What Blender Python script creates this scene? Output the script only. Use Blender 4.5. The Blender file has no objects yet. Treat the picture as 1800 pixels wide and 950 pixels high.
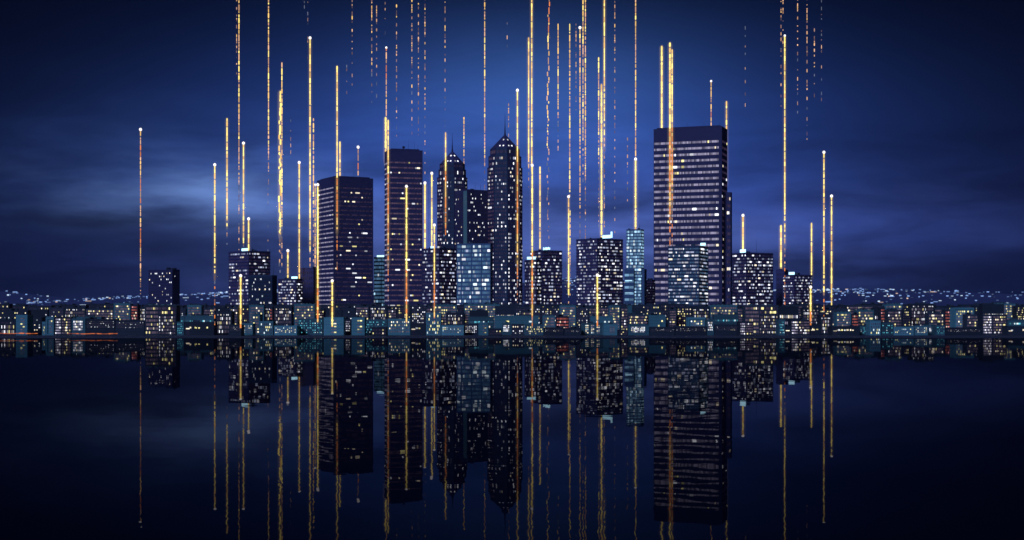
import bpy, math, random
R = math.radians
F = 2473.0            # focal length in pixels of the 1800 px wide photograph
CAM_Z, GROUND_Z, HOR = 22.6, 0.6, 550.0
scene = bpy.context.scene
coll = scene.collection
rng = random.Random(7)
HAZE = 1.3e-5

# ------------------------------------------------------------------ helpers
def px_x(x, d): return (x - 900.0) * d / F
def px_z(y, d): return CAM_Z + (HOR - y) * d / F
def depth(off): return F * (CAM_Z - GROUND_Z) / off

class MB:
    def __init__(s): s.v, s.f, s.m = [], [], []
    def quadbox(s, pts, faces, m=0):
        b = len(s.v); s.v += pts
        for f in faces: s.f.append(tuple(b + i for i in f)); s.m.append(m)
    def box(s, x0, x1, y0, y1, z0, z1, m=0):
        p = [(x0,y0,z0),(x1,y0,z0),(x1,y1,z0),(x0,y1,z0),(x0,y0,z1),(x1,y0,z1),(x1,y1,z1),(x0,y1,z1)]
        s.quadbox(p, [(0,1,5,4),(1,2,6,5),(2,3,7,6),(3,0,4,7),(4,5,6,7),(3,2,1,0)], m)
    def panel(s, fr, u0, u1, z0, z1, t0=-0.02, t1=0.10, m=0):
        o, u, n = fr[0], fr[1], fr[2]; up = fr[3] if len(fr) > 3 else (0,0,1)
        def P(a, b, c): return tuple(o[i] + u[i]*a + up[i]*b + n[i]*c for i in range(3))
        p = [P(u0,z0,t0),P(u1,z0,t0),P(u1,z1,t0),P(u0,z1,t0),P(u0,z0,t1),P(u1,z0,t1),P(u1,z1,t1),P(u0,z1,t1)]
        s.quadbox(p, [(4,5,6,7),(0,1,5,4),(1,2,6,5),(2,3,7,6),(3,0,4,7)], m)
    def lathe(s, x, y, prof, n=6, m=0):
        b = len(s.v)
        for z, r in prof:
            for k in range(n):
                a = 2*math.pi*(k+0.5)/n
                s.v.append((x + r*math.cos(a), y + r*math.sin(a), z))
        for i in range(len(prof)-1):
            for k in range(n):
                k2 = (k+1) % n
                s.f.append((b+i*n+k, b+i*n+k2, b+(i+1)*n+k2, b+(i+1)*n+k)); s.m.append(m)
        s.f.append(tuple(b+k for k in reversed(range(n)))); s.m.append(m)
        e = b + (len(prof)-1)*n
        s.f.append(tuple(e+k for k in range(n))); s.m.append(m)
    def build(s, name, mats, parent=None, loc=None, smooth=False):
        me = bpy.data.meshes.new(name)
        me.from_pydata(s.v, [], s.f)
        if not isinstance(mats, (list, tuple)): mats = [mats]
        for mt in mats: me.materials.append(mt)
        if len(mats) > 1: me.polygons.foreach_set('material_index', s.m)
        if smooth: me.polygons.foreach_set('use_smooth', [True]*len(me.polygons))
        o = bpy.data.objects.new(name, me); coll.objects.link(o)
        if parent: o.parent = parent
        if loc: o.location = loc
        return o

def empty(name, loc, rz=0.0):
    o = bpy.data.objects.new(name, None); coll.objects.link(o)
    o.location = loc; o.rotation_euler = (0, 0, rz); o.empty_display_size = 2
    return o
def tag(o, label=None, cat=None, group=None, kind=None):
    if label: o['label'] = label
    if cat: o['category'] = cat
    if group: o['group'] = group
    if kind: o['kind'] = kind
    return o

# ------------------------------------------------------------------ materials
def newmat(name):
    m = bpy.data.materials.new(name); m.use_nodes = True
    return m, m.node_tree.nodes, m.node_tree.links, m.node_tree.nodes['Principled BSDF']

def wall_mat(name, col, joint=3.4, rough=0.75, var=0.25):
    m, N, L, P = newmat(name)
    tc = N.new('ShaderNodeTexCoord'); oi = N.new('ShaderNodeObjectInfo')
    nz = N.new('ShaderNodeTexNoise'); nz.inputs['Scale'].default_value = 0.13; nz.inputs['Detail'].default_value = 6
    L.new(tc.outputs['Object'], nz.inputs['Vector'])
    sp = N.new('ShaderNodeSeparateXYZ'); L.new(tc.outputs['Object'], sp.inputs[0])
    dv = N.new('ShaderNodeMath'); dv.operation = 'DIVIDE'; dv.inputs[1].default_value = joint; L.new(sp.outputs['Z'], dv.inputs[0])
    fr = N.new('ShaderNodeMath'); fr.operation = 'FRACT'; L.new(dv.outputs[0], fr.inputs[0])
    gt = N.new('ShaderNodeMath'); gt.operation = 'GREATER_THAN'; gt.inputs[1].default_value = 0.12; L.new(fr.outputs[0], gt.inputs[0])
    jm = N.new('ShaderNodeMapRange'); jm.inputs['To Min'].default_value = 0.72; L.new(gt.outputs[0], jm.inputs['Value'])
    mr = N.new('ShaderNodeMapRange'); mr.inputs['To Min'].default_value = 1-var; mr.inputs['To Max'].default_value = 1+var
    L.new(nz.outputs['Fac'], mr.inputs['Value'])
    orr = N.new('ShaderNodeMapRange'); orr.inputs['To Min'].default_value = 0.72; orr.inputs['To Max'].default_value = 1.2
    L.new(oi.outputs['Random'], orr.inputs['Value'])
    m1 = N.new('ShaderNodeMath'); m1.operation = 'MULTIPLY'; L.new(mr.outputs[0], m1.inputs[0]); L.new(orr.outputs[0], m1.inputs[1])
    m2 = N.new('ShaderNodeMath'); m2.operation = 'MULTIPLY'; L.new(m1.outputs[0], m2.inputs[0]); L.new(jm.outputs[0], m2.inputs[1])
    vm = N.new('ShaderNodeVectorMath'); vm.operation = 'SCALE'; vm.inputs[0].default_value = col; L.new(m2.outputs[0], vm.inputs['Scale'])
    L.new(vm.outputs[0], P.inputs['Base Color'])
    P.inputs['Roughness'].default_value = rough
    P.inputs['Specular IOR Level'].default_value = 0.25
    return m

def glow_mat(name, col, strength, lo=0.55, hi=1.35, base=(0.02,0.02,0.03)):
    m, N, L, P = newmat(name)
    P.inputs['Base Color'].default_value = (*base, 1); P.inputs['Roughness'].default_value = 0.2
    P.inputs['Emission Color'].default_value = (*col, 1)
    oi = N.new('ShaderNodeObjectInfo'); ge = N.new('ShaderNodeNewGeometry')
    ad = N.new('ShaderNodeMath'); ad.operation = 'ADD'; L.new(oi.outputs['Random'], ad.inputs[0]); L.new(ge.outputs['Random Per Island'], ad.inputs[1])
    fr = N.new('ShaderNodeMath'); fr.operation = 'FRACT'; L.new(ad.outputs[0], fr.inputs[0])
    mr = N.new('ShaderNodeMapRange'); mr.inputs['To Min'].default_value = lo*strength; mr.inputs['To Max'].default_value = hi*strength
    L.new(fr.outputs[0], mr.inputs['Value']); L.new(mr.outputs[0], P.inputs['Emission Strength'])
    m.cycles.emission_sampling = 'NONE'
    return m

W = dict(
    dark=wall_mat('dark_navy_concrete', (0.030, 0.048, 0.064)),
    black=wall_mat('black_cladding', (0.018, 0.030, 0.042)),
    teal=wall_mat('teal_render', (0.060, 0.185, 0.195)),
    bright=wall_mat('pale_teal_render', (0.090, 0.27, 0.285)),
    dteal=wall_mat('deep_teal_render', (0.042, 0.120, 0.130)),
    purple=wall_mat('purple_grey_stone', (0.046, 0.045, 0.115)),
    slab=wall_mat('dark_violet_granite', (0.035, 0.036, 0.096)),
    blue=wall_mat('blue_steel', (0.06, 0.13, 0.22)),
    steelteal=wall_mat('blue_teal_cladding', (0.030, 0.060, 0.110)),
)
G = dict(
    white=glow_mat('lit_glass_white', (0.90, 0.92, 1.0), 1.5, 0.22, 1.5),
    warm=glow_mat('lit_glass_warm', (1.0, 0.86, 0.62), 1.5, 0.25, 1.4),
    yellow=glow_mat('lit_glass_yellow', (1.0, 0.89, 0.36), 1.35, 0.3, 1.4),
    pale=glow_mat('lit_glass_pale', (0.80, 0.95, 1.0), 1.2, 0.3, 1.4),
    cyan=glow_mat('lit_glass_turquoise', (0.16, 0.75, 0.95), 0.85, 0.2, 1.4),
    pink=glow_mat('lit_glass_pink', (1.0, 0.45, 0.50), 1.0),
    red=glow_mat('lit_glass_rust', (0.9, 0.22, 0.15), 0.30, 0.3, 1.5),
    mauve=glow_mat('dim_glass_mauve', (0.58, 0.42, 0.62), 0.14, 0.4, 1.5),
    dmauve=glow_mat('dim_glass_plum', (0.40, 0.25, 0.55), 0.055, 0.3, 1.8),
    dimwhite=glow_mat('lit_glass_lilac', (0.64, 0.72, 1.0), .55, 0.15, 1.6),
    mid=glow_mat('dim_glass_rosewood', (0.60, 0.36, 0.60), 0.12, 0.5, 1.4),
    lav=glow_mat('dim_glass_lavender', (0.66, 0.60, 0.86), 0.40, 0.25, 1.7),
    blue=glow_mat('dim_glass_blue', (0.14, 0.32, 0.58), 0.36, 0.5, 1.4),
    skyblue=glow_mat('dim_glass_pale_blue', (0.26, 0.52, 0.80), 0.50, 0.4, 1.5),
    teal=glow_mat('dim_glass_teal', (0.09, 0.28, 0.48), 0.20, 0.8, 1.2),
    sky=glow_mat('lit_glass_sky_blue', (0.45, 0.75, 1.0), 1.3),
    dark=glow_mat('unlit_glass', (0.2, 0.22, 0.45), 0.02, 0.4, 1.6),
    sign=glow_mat('sign_light', (0.46, 0.82, 1.0), 2.2, 0.8, 1.2),
    amber=glow_mat('amber_light_trail', (1.0, 0.24, 0.05), 0.6, 0.3, 1.5),
)
S = dict(
    yellow=glow_mat('streak_yellow', (1.0, 0.77, 0.19), 1.55, 0.8, 1.3),
    gold=glow_mat('streak_gold', (1.0, 0.60, 0.16), 1.2, 0.7, 1.3),
    peach=glow_mat('streak_peach', (1.0, 0.55, 0.28), 1.0, 0.5, 1.3),
    orange=glow_mat('streak_orange', (1.0, 0.30, 0.06), .95, 0.6, 1.3),
    dim=glow_mat('streak_dim', (0.80, 0.45, 0.33), 0.42, 0.4, 1.4),
    mist=glow_mat('streak_mist', (0.42, 0.46, 0.60), 0.42, 0.4, 1.3),
    head=glow_mat('streak_head', (1.0, 0.93, 0.90), 1.6, 0.95, 1.1),
)
SKEYS = ['yellow', 'gold', 'peach', 'orange', 'dim', 'mist']
SM = [S[k] for k in SKEYS]

# ------------------------------------------------------------------ buildings
class Bld:
    """a box (or prism) building; frames hold facade coordinate systems in metres"""
    def __init__(s, name, xl, xc, xr, ytop, off, phi=0.0, dep=15.0, wall='dark', seed=0):
        d = depth(off); s.d = d; s.off = off; s.s = d / F
        X, Y = px_x(xc, d), d
        p = R(phi); s.rng = random.Random(seed or int(xl*7+ytop*13+off))
        kl, kr = (xl-900)/F, (xr-900)/F
        s.A = (X - kl*Y)/(math.cos(p) + kl*math.sin(p))
        if phi > 0.1: s.B = (kr*Y - X)/(math.sin(p) - kr*math.cos(p))
        else: s.B = dep
        s.h = px_z(ytop, d) - GROUND_Z
        s.root = empty(name, (X, Y, GROUND_Z), -p)
        s.wall = W[wall]
        s.fa = ((-s.A, 0, 0), (1, 0, 0), (0, -1, 0))
        s.fb = ((0, 0, 0), (0, 1, 0), (1, 0, 0))
        s.fl = ((-s.A, s.B, 0), (0, -1, 0), (-1, 0, 0))
        s.unlit = []; s.dense = 1.0; s.wf = 1.0; s.pf = 1.0; s.lit = []          # (frame, u0, u1, z0, z1, mat)
    def body(s, parapet=0.7):
        m = MB(); m.box(-s.A, 0, 0, s.B, 0, s.h - parapet); m.build('wall', s.wall, s.root)
        t = 0.35; m = MB(); z0 = s.h - parapet + 0.004; z1 = s.h; o = 0.12
        m.box(-s.A-o, o, -o, t, z0, z1); m.box(-s.A-o, o, s.B-t, s.B+o, z0, z1)
        m.box(-s.A-o, -s.A+t, t+.01, s.B-t-.01, z0, z1); m.box(-t, o, t+.01, s.B-t-.01, z0, z1)
        m.build('parapet', s.wall, s.root)
    def plant(s, n=2, hmax=2.6, mast=0.3):
        r = s.rng
        for _ in range(n):
            w = min(s.A*0.3, r.uniform(2, 7)); x = -r.uniform(w, max(w+.1, s.A - 0.5)); h = r.uniform(1.2, hmax)
            m = MB(); m.box(x, x+w, s.B*.3, s.B*.3+min(4, s.B*.4), s.h-0.69, s.h+h)
            m.box(x+w*.2, x+w*.5, s.B*.3+.5, s.B*.3+1.5, s.h+h+.003, s.h+h+.5)
            m.build('rooftop_unit', W['dark'], s.root)
        if r.random() < mast: s.mast(-r.uniform(.1, .9)*s.A, r.uniform(4, 9))
    def mast(s, x, h, y=None, rad=0.16, z=None):
        z = s.h-0.69 if z is None else z
        y = s.B*.5 if y is None else y
        m = MB(); m.lathe(x, y, [(z, rad*1.6), (z+h*.5, rad), (z+h, rad*.4)], 5)
        for q in (.55, .72, .86):
            m.box(x-rad*6*(1.1-q)*1.6, x+rad*6*(1.1-q)*1.6, y-rad*.4, y+rad*.4, z+h*q, z+h*q+rad)
        m.build('antenna', W['black'], s.root)
    def win(s, fr, u0, u1, z0, z1, mat): s.lit.append((fr, u0, u1, z0, z1, mat))
    def row(s, fr, panes, mat, name='window_band', t=0.07):
        if not panes: return
        m = MB()
        for (u0, u1, z0, z1) in panes: m.panel(fr, u0, u1, z0, z1, t1=t)
        m.build(name, mat, s.root)
    def ribbon(s, fr, u0, u1, z0, z1, n, cell, band='mauve', lit=(('warm', 1),), p=0.15, fill=0.55, gap=0.14, run=1, bandp=1.0):
        cell /= s.dense; p *= s.pf
        r = s.rng; nc = max(1, int(round((u1-u0)/cell))); c = (u1-u0)/nc; fh = (z1-z0)/n
        for i in range(n):
            a = z0 + fh*(i + .5 - fill/2); b = z0 + fh*(i + .5 + fill/2)
            panes = []; j = 0
            while j < nc:
                if r.random() < p:
                    k = min(nc, j + r.choice([1]*2 + list(range(1, run+1))))
                    s.win(fr, u0+c*(j+gap/2), u0+c*(k-gap/2), a, b, pick(r, lit)); j = k
                else:
                    if r.random() < bandp: panes.append((u0+c*(j+gap/2), u0+c*(j+1-gap/2), a, b))
                    j += 1
            if band: s.row(fr, panes, G[band])
    def grid(s, fr, u0, u1, z0, z1, nc, n, fw, fh_, lit=(('white', 1),), p=0.4, unlit='dark', run=1, stag=0.0):
        nc = int(round(nc*s.dense)) if nc > 2 else nc; n = int(round(n*(1+(s.dense-1)*.6))) if n > 2 else n; p *= s.pf; fw *= s.wf; fh_ *= s.wf*1.05
        r = s.rng; c = (u1-u0)/nc; f = (z1-z0)/n
        for i in range(n):
            a = z0 + f*(i+.5-fh_/2); b = z0 + f*(i+.5+fh_/2); panes = []; j = 0
            sh = stag*c*(1 if i % 2 else -1)
            while j < nc:
                if r.random() < p:
                    k = min(nc, j + (r.randint(1, run) if run > 1 else 1))
                    s.win(fr, u0+sh+c*(j+.5-fw/2), u0+sh+c*(k-.5+fw/2), a, b, pick(r, lit)); j = k
                else:
                    panes.append((u0+sh+c*(j+.5-fw/2), u0+sh+c*(j+.5+fw/2), a, b)); j += 1
            if unlit: s.unlit += [(fr, *q, unlit) for q in panes]
    def roof_lights(s, n=4, mat='teal'):
        c = s.A*.8/n
        for k in range(n):
            u = s.A*.1 + c*k; m = MB()
            m.panel(s.fa, u, u+c*.55, s.h+0.35, s.h+0.8, -.6, -.3)
            m.panel(s.fa, u+c*.25, u+c*.3, s.h-.01, s.h+0.35, -.5, -.4)
            m.build('roof_lamp', G[mat], s.root)
    def sign(s, xl, xr, yt, yb, letters=False, y=1.0, label='glowing cyan rooftop sign'):
        # pixel extents -> local metres on facade A plane
        k = s.s; X0 = s.root.location.x
        a = (px_x(xl, s.d) - X0); b = (px_x(xr, s.d) - X0)
        z0 = px_z(yb, s.d) - GROUND_Z; z1 = px_z(yt, s.d) - GROUND_Z
        m = MB()
        if letters:
            n = 6; c = (b-a)/n
            for i in range(n):
                q = z0 + (z1-z0)*(.12*(i % 3 == 1)); tz = z1 - (z1-z0)*(.2*(i % 2))
                m.box(a+c*i+c*.08, a+c*(i+1)-c*.08, y, y+.5, q, tz)
        else: m.box(a, b, y, y+.5, z0, z1)
        sg = m.build('rooftop_sign', G['sign'], s.root); sg['label'] = label
        fm = MB()
        for q in (0.05, .35, .65, .95):
            u = a + (b-a)*q; fm.box(u-.15, u+.15, y+.55, y+.85, min(z0-3, s.h-1), z1-.2)
        fm.box(a, b, y+.55, y+.8, z0-.1, z0+.15)
        fm.build('sign_frame', W['black'], s.root)
    def finish(s):
        area = lambda w: -(w[2]-w[1])*(w[4]-w[3])
        lit = sorted(s.lit, key=area)
        single, rest = lit[:100], [(w, .14) for w in lit[100:]]
        for w in single: s.pane(w, 0.14)
        if len(lit) + len(s.unlit) <= 100:
            for w in s.unlit: s.pane(w, 0.06)
        else: rest += [(w, .06) for w in s.unlit]
        if rest:
            m = MB(); ks = sorted({w[5] for w, _ in rest})
            for (fr, u0, u1, z0, z1, mt), t in rest: m.panel(fr, u0, u1, z0, z1, t1=t, m=ks.index(mt))
            o = m.build('window_grid', [G[k] for k in ks], s.root); o['kind'] = 'stuff'
    def pane(s, w, t):
        m = MB(); m.panel(w[0], w[1], w[2], w[3], w[4], t1=t); m.build('window', G[w[5]], s.root)

def pick(r, opts):
    t = sum(w for _, w in opts); q = r.random()*t
    for k, w in opts:
        q -= w
        if q <= 0: return k
    return opts[-1][0]

# ------------------------------------------------------------------ low-rise styles
WY = (('warm', 2), ('yellow', 3), ('white', 1))
WW = (('white', 4), ('warm', 1))
def low(x0, x1, yt, off, style, idx):
    wall = {'tallpair': 'black', 'tealcenter': 'bright', 'sparse': 'black', 'tealframe': 'bright', 'lavribbon': 'black',
            'brightgrid': 'dteal', 'dots': 'black', 'nine': 'dark', 'shed': 'black', 'tealvert': 'bright', 'tealpunch': 'bright',
            'turq': 'dteal', 'darkyellow': 'black', 'squares': 'black', 'warmvert': 'dteal', 'tealribbon': 'teal', 'warmribbon': 'dark',
            'turqband': 'dteal', 'red': 'black', 'tealplain': 'teal', 'pair': 'dark', 'centerpair': 'dteal', 'back': 'black'}[style]
    nm = {'shed': 'warehouse', 'dots': 'warehouse', 'nine': 'apartment_building', 'tallpair': 'apartment_building',
          'tealvert': 'apartment_building', 'warmvert': 'apartment_building'}.get(style, 'office_building')
    b = Bld(nm, x0, x1, x1, yt, off, 0, dep=16 if off > 37 else 13, wall=wall, seed=idx*31+5)
    r = b.rng; A, h = b.A, b.h
    b.body(); fa = b.fa; b.dense = 1.35; b.wf = .84; b.pf = .88
    fl = 3.2
    n = max(2, int(round((h-1.5)/fl)))
    if style == 'tallpair':
        nc = max(4, int(A/2.0)); zt = h-2.2
        b.grid(fa, 1, A-1, zt-2.2, zt, nc, 1, .5, .55, WW, .55, 'dmauve')
        nn = max(1, int((zt-3.5)/4.4)); b.grid(fa, 1, A-1, 1.2, zt-2.6, nc, nn, .42, .70, WW + (('yellow', 1),), .42, 'mauve')
    elif style == 'tealcenter':
        c0 = A*r.uniform(.35, .45); b.grid(fa, c0, c0+min(5.5, A*.4), 1.6, h-2, 2, max(3, n-1), .9, .42, (('yellow', 3), ('warm', 1)), .45, 'mauve')
    elif style == 'sparse': b.grid(fa, 1, A-1, 1.2, h-1.6, max(3, int(A/3.2)), n, .42, .45, WY + (('pale', 2),), .24, 'dark')
    elif style == 'tealframe':
        m = MB(); m.panel(fa, 0, 1.6, 0, h-.8, -.02, .9); m.panel(fa, A-1.2, A, 0, h-.8, -.02, .9); m.panel(fa, 1.62, A-1.22, h-2.4, h-.8, -.02, .9); m.panel(fa, 1.62, A-1.22, 0, 1.3, -.02, .9)
        m.build('facade_frame', W['bright'], b.root)
        b.grid(fa, 3, A-1.5, 2, h-3, max(2, int(A/3)), max(2, n-1), .7, .6, WY + (('pale', 1),), .25, 'mauve')
    elif style == 'lavribbon':
        b.ribbon(fa, .8, A*.38, 1, h-1.4, n+1, 1.1, 'lav', WW, .22, .48); b.ribbon(fa, A*.45, A-.8, 1, h-1.4, n+1, 1.3, 'mauve', WY, .22, .48)
    elif style == 'brightgrid':
        b.grid(fa, A*.12, A*.8, h*.28, h-2.0, max(4, int(A/2.2)), 3, .72, .68, WW, .72, 'lav'); b.roof_lights(3)
    elif style == 'dots':
        b.grid(fa, 1, A-1, h*.46, h-1.8, max(8, int(A/1.7)), 3, .36, .30, (('white', 2), ('warm', 1)), .16, 'mauve')
    elif style == 'nine':
        u = A*.42; n = 7
        b.ribbon(fa, .9, u, .9, h-1.2, n, 1.35, 'mauve', (('yellow', 3), ('warm', 2)), .17, .52)
        b.ribbon(fa, u+1.2, A-1, h-1.2-(h-2.1)/n*2, h-1.2, 2, 1.7, 'dmauve', (('yellow', 1),), .22, .56)
        m = MB(); m.panel(fa, u+.3, A+.02, .02, h-1.6-(h-2.1)/n*2, -.02, .55); m.build('facade_bay', W['black'], b.root)
        fb = ((-A, -.55, 0), (1, 0, 0), (0, -1, 0))
        b.grid(fb, u+.8, A-.8, .8, h-2.4-(h-2.1)/n*2, 9, 5, .44, .62, WW + (('yellow', 1),), .36, 'mauve'); b.roof_lights(4)
    elif style == 'shed':
        z = h*.52; u = A*.18
        while u < A*.8:
            w = r.uniform(.5, 2.2)
            if r.random() < .62: b.win(fa, u, u+w, z, z+r.uniform(.5, 1.5), pick(r, WY))
            u += w + r.uniform(.1, 1.6)
        m = MB(); m.panel(fa, A*.06, A*.06+3.4, .03, h*.42, -.02, .08); m.build('loading_door', G['dark'], b.root)
        b.win(fa, A*.06, A*.06+3.4, h*.46, h*.53, 'warm')
    elif style == 'tealvert': b.grid(fa, .8, A-.8, 1, h-1.6, max(4, int(A/2.3)), max(3, n-1), .5, .68, (('yellow', 3), ('pale', 2)), .38, 'dmauve', stag=.16)
    elif style == 'tealpunch': b.grid(fa, .8, A-.8, 2.2, h-1.5, max(5, int(A/2.6)), 3, .52, .52, (('yellow', 1), ('pale', 2), ('warm', 2)), .36, 'mauve')
    elif style == 'turq': b.grid(fa, .6, A-.6, 1.5, h-1.4, max(6, int(A/1.6)), max(3, n), .62, .40, (('cyan', 6), ('pale', 1)), .55, 'dark')
    elif style == 'darkyellow': b.grid(fa, .8, A-.8, 1, h-1.4, max(4, int(A/2.2)), n, .6, .5, (('yellow', 3), ('warm', 1)), .33, 'dmauve')
    elif style == 'squares':
        b.grid(fa, 1, A-1, h*.2, h*.72 if off < 38 else h-1.6, max(4, int(A/2.6)), 2 if off < 38 else 4, .48, .5, WW, .62, 'lav')
    elif style == 'warmvert': b.grid(fa, .8, A-.8, .9, h-1.4, max(6, int(A/1.9)), 3, .45, .66, (('yellow', 2), ('warm', 1)), .42, 'dmauve', stag=.2)
    elif style == 'tealribbon':
        b.ribbon(fa, 1.2, A-1.2, 1.2, h-1.6, n, 1.7, 'mauve', (('yellow', 3), ('warm', 1)), .17, .5); b.roof_lights(5)
    elif style == 'warmribbon': b.ribbon(fa, .9, A-.9, 1.2, h-1.4, n, 1.5, 'mauve', WY, .2, .5)
    elif style == 'turqband':
        b.ribbon(fa, .8, A-.8, h*.62, h*.62+2.6, 1, 1.5, 'teal', (('cyan', 3), ('pale', 1)), .4, .6)
        b.grid(fa, 1, A-1, 1, h*.55, max(5, int(A/3)), 2, .4, .4, (('cyan', 2), ('warm', 1)), .14, 'dark')
    elif style == 'red': b.ribbon(fa, .6, A-.6, 1, h-1.2, n, 1.3, 'red', (('pink', 1), ('warm', 1)), .12, .5)
    elif style == 'tealplain': b.grid(fa, A*.2, A*.9, h*.3, h*.8, 3, 2, .45, .35, (('yellow', 2), ('pale', 2)), .45, None)
    elif style == 'pair': b.grid(fa, .8, A-.8, 1.2, h-1.6, max(4, int(A/2.6)), n, .46, .56, WW + (('yellow', 1),), .36, 'dmauve')
    elif style == 'centerpair':
        for q in (.18, .44, .70): b.grid(fa, A*q, A*q+3.2, 1.4, h-1.6, 2, 4, .85, .42, (('pale', 2), ('warm', 2)), .62, 'lav')
    elif style == 'back': b.grid(fa, 1, A-1, h*.35, h-1.6, max(4, int(A/3.4)), 4, .45, .45, WY, .22, 'dmauve')
    b.plant(r.randint(0, 2) if off > 37 else r.randint(1, 3), 1.4 if off > 37 else 1.8, .25)
    b.finish()
    return b.root

ROWS = [
 # front row on the quay
 (0,27,562,40,'tallpair'),(28,48,554,40,'tealcenter'),(49,73,558,39,'sparse'),(74,80,566,40,'tealvert'),(81,95,557,40,'tealframe'),
 (96,125,557,40,'lavribbon'),(126,150,560,40,'brightgrid'),(151,202,561,40,'dots'),(203,254,563,40,'dots'),(255,310,537,40,'nine'),
 (311,323,566,40,'turq'),(324,376,566,40,'shed'),(380,407,548,39,'tallpair'),(402,424,571,41,'dots'),(425,444,569,40,'tealpunch'),
 (443,457,553,38.5,'tealribbon'),(456,480,565,40,'tealvert'),(482,522,573,40,'tealpunch'),(524,567,560,39.5,'turq'),(569,604,558,40,'tealcenter'),
 (605,617,561,39,'squares'),(618,641,558,40,'tealcenter'),(642,681,562,39,'turq'),(653,679,575,41,'darkyellow'),(682,721,561,40,'tealpunch'),
 (722,748,568,40,'shed'),(749,775,550,40,'tealvert'),(776,815,572,40,'tealpunch'),(816,840,570,39.5,'squares'),(841,858,567,40,'tealcenter'),
 (859,882,578,41,'darkyellow'),(883,898,568,39.5,'brightgrid'),(899,921,570,40,'pair'),(922,955,571,40,'warmvert'),(956,991,576,40,'dots'),
 (992,1021,577,40,'dots'),(1022,1060,568,39.5,'centerpair'),(1061,1086,570,40,'tealcenter'),(1087,1104,580,41,'darkyellow'),(1105,1141,571,40,'brightgrid'),
 (1142,1186,575,40,'dots'),(1187,1242,574,40,'dots'),(1243,1255,562,40,'brightgrid'),(1256,1298,571,40,'dots'),(1300,1325,565,41,'lavribbon'),
 (1309,1368,537,38.5,'nine'),(1369,1380,562,40,'turq'),(1381,1390,573,40,'shed'),(1390,1424,562,40,'lavribbon'),(1425,1441,571,40,'shed'),
 (1442,1461,554,39,'tallpair'),(1462,1511,574,40,'shed'),(1512,1528,573,39.5,'turq'),(1529,1548,564,40,'tealvert'),(1550,1570,568,40,'turq'),
 (1571,1606,575,40,'tealvert'),(1608,1631,573,40,'tealpunch'),(1632,1645,571,39.5,'brightgrid'),(1646,1661,572,40,'turq'),(1662,1725,576,40,'dots'),
 (1727,1770,553,39,'lavribbon'),(1771,1806,574,40,'shed'),
 # second rows
 (-6,48,546,34,'sparse'),(50,84,545,33,'sparse'),(86,112,541,33,'pair'),(113,150,540,33,'tallpair'),(126,178,557,36.5,'turqband'),(151,200,543,33,'warmribbon'),
 (200,229,534,34,'tealribbon'),(230,242,536,34,'red'),(243,256,540,33,'tallpair'),(309,326,544,33,'pair'),(329,354,537,34,'tealribbon'),(354,378,542,33,'warmribbon'),
 (308,376,555,36.5,'turqband'),(379,403,541,33,'sparse'),(403,418,541,34,'warmribbon'),(418,440,540,33,'darkyellow'),(438,464,537,34.5,'tealribbon'),(465,513,539,33,'tallpair'),
 (474,479,541,35,'red'),(517,553,535,34.5,'tealribbon'),(554,570,544,34,'warmribbon'),(571,601,545,33,'squares'),(602,624,541,33,'sparse'),(625,648,538,33,'warmribbon'),
 (650,680,538,34,'tallpair'),(681,697,543,34,'warmribbon'),(697,722,539,33,'darkyellow'),(723,749,537,33,'pair'),(749,760,540,34,'warmribbon'),(761,803,536,33.5,'tealribbon'),
 (784,814,550,36,'tallpair'),(816,884,535,33,'tealribbon'),(825,858,546,36,'squares'),(823,868,557,38,'turqband'),(870,905,538,34,'squares'),(870,947,555,38,'tealplain'),
 (916,936,547,35,'warmribbon'),(906,950,540,33,'pair'),(952,984,540,33,'pair'),(954,976,555,36.5,'tealribbon'),(978,1000,556,37,'red'),(984,1012,537,34,'tealribbon'),
 (1013,1034,540,33,'pair'),(1035,1070,540,33.5,'warmribbon'),(1038,1078,556,37,'tealplain'),(1070,1090,538,34,'tealribbon'),(1091,1104,540,34,'warmribbon'),(1104,1111,537,34.5,'tealplain'),
 (1112,1135,541,33,'sparse'),(1104,1140,553,37,'warmribbon'),(1135,1166,547,33.5,'pair'),(1137,1170,554,37,'tealplain'),(1176,1189,544,34,'warmribbon'),(1190,1216,540,33.5,'darkyellow'),
 (1217,1247,540,34,'tallpair'),(1248,1296,537,34,'tealribbon'),(1209,1240,558,37.5,'tealframe'),(1255,1298,553,37,'turqband'),(1296,1308,541,34,'warmribbon'),(1369,1404,539,33,'squares'),
 (1385,1411,536,31.5,'warmribbon'),(1411,1440,541,34,'tallpair'),(1441,1462,544,33,'darkyellow'),(1462,1488,545,33,'pair'),(1470,1496,549,35.5,'tealribbon'),(1488,1535,537,32.5,'warmribbon'),
 (1497,1509,552,35.5,'red'),(1506,1536,545,35,'tealribbon'),(1536,1556,541,34,'squares'),(1548,1556,541,35,'red'),(1556,1586,535,33,'tealribbon'),(1560,1585,545,35.5,'warmribbon'),
 (1586,1601,545,34,'darkyellow'),(1601,1642,534,33.5,'tallpair'),(1632,1659,550,36,'warmribbon'),(1643,1660,542,33,'warmribbon'),(1661,1675,545,34,'red'),(1676,1712,541,34.5,'tealframe'),
 (1713,1740,538,32.5,'sparse'),(1699,1726,553,37,'warmribbon'),(1727,1765,535,34,'squares'),(1741,1785,534,32.5,'tealribbon'),(1786,1806,538,33,'darkyellow'),(1772,1806,562,37,'turqband'),
]
x = -20; k = 0
while x < 1815:
    w = rng.uniform(26, 58)
    ROWS.append((round(x), round(x+w), round(rng.uniform(533.5, 538.5), 1), 29.5 if k % 2 else 30.3, 'back')); x += w + rng.choice([0, 0, 1, 2]); k += 1

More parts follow.
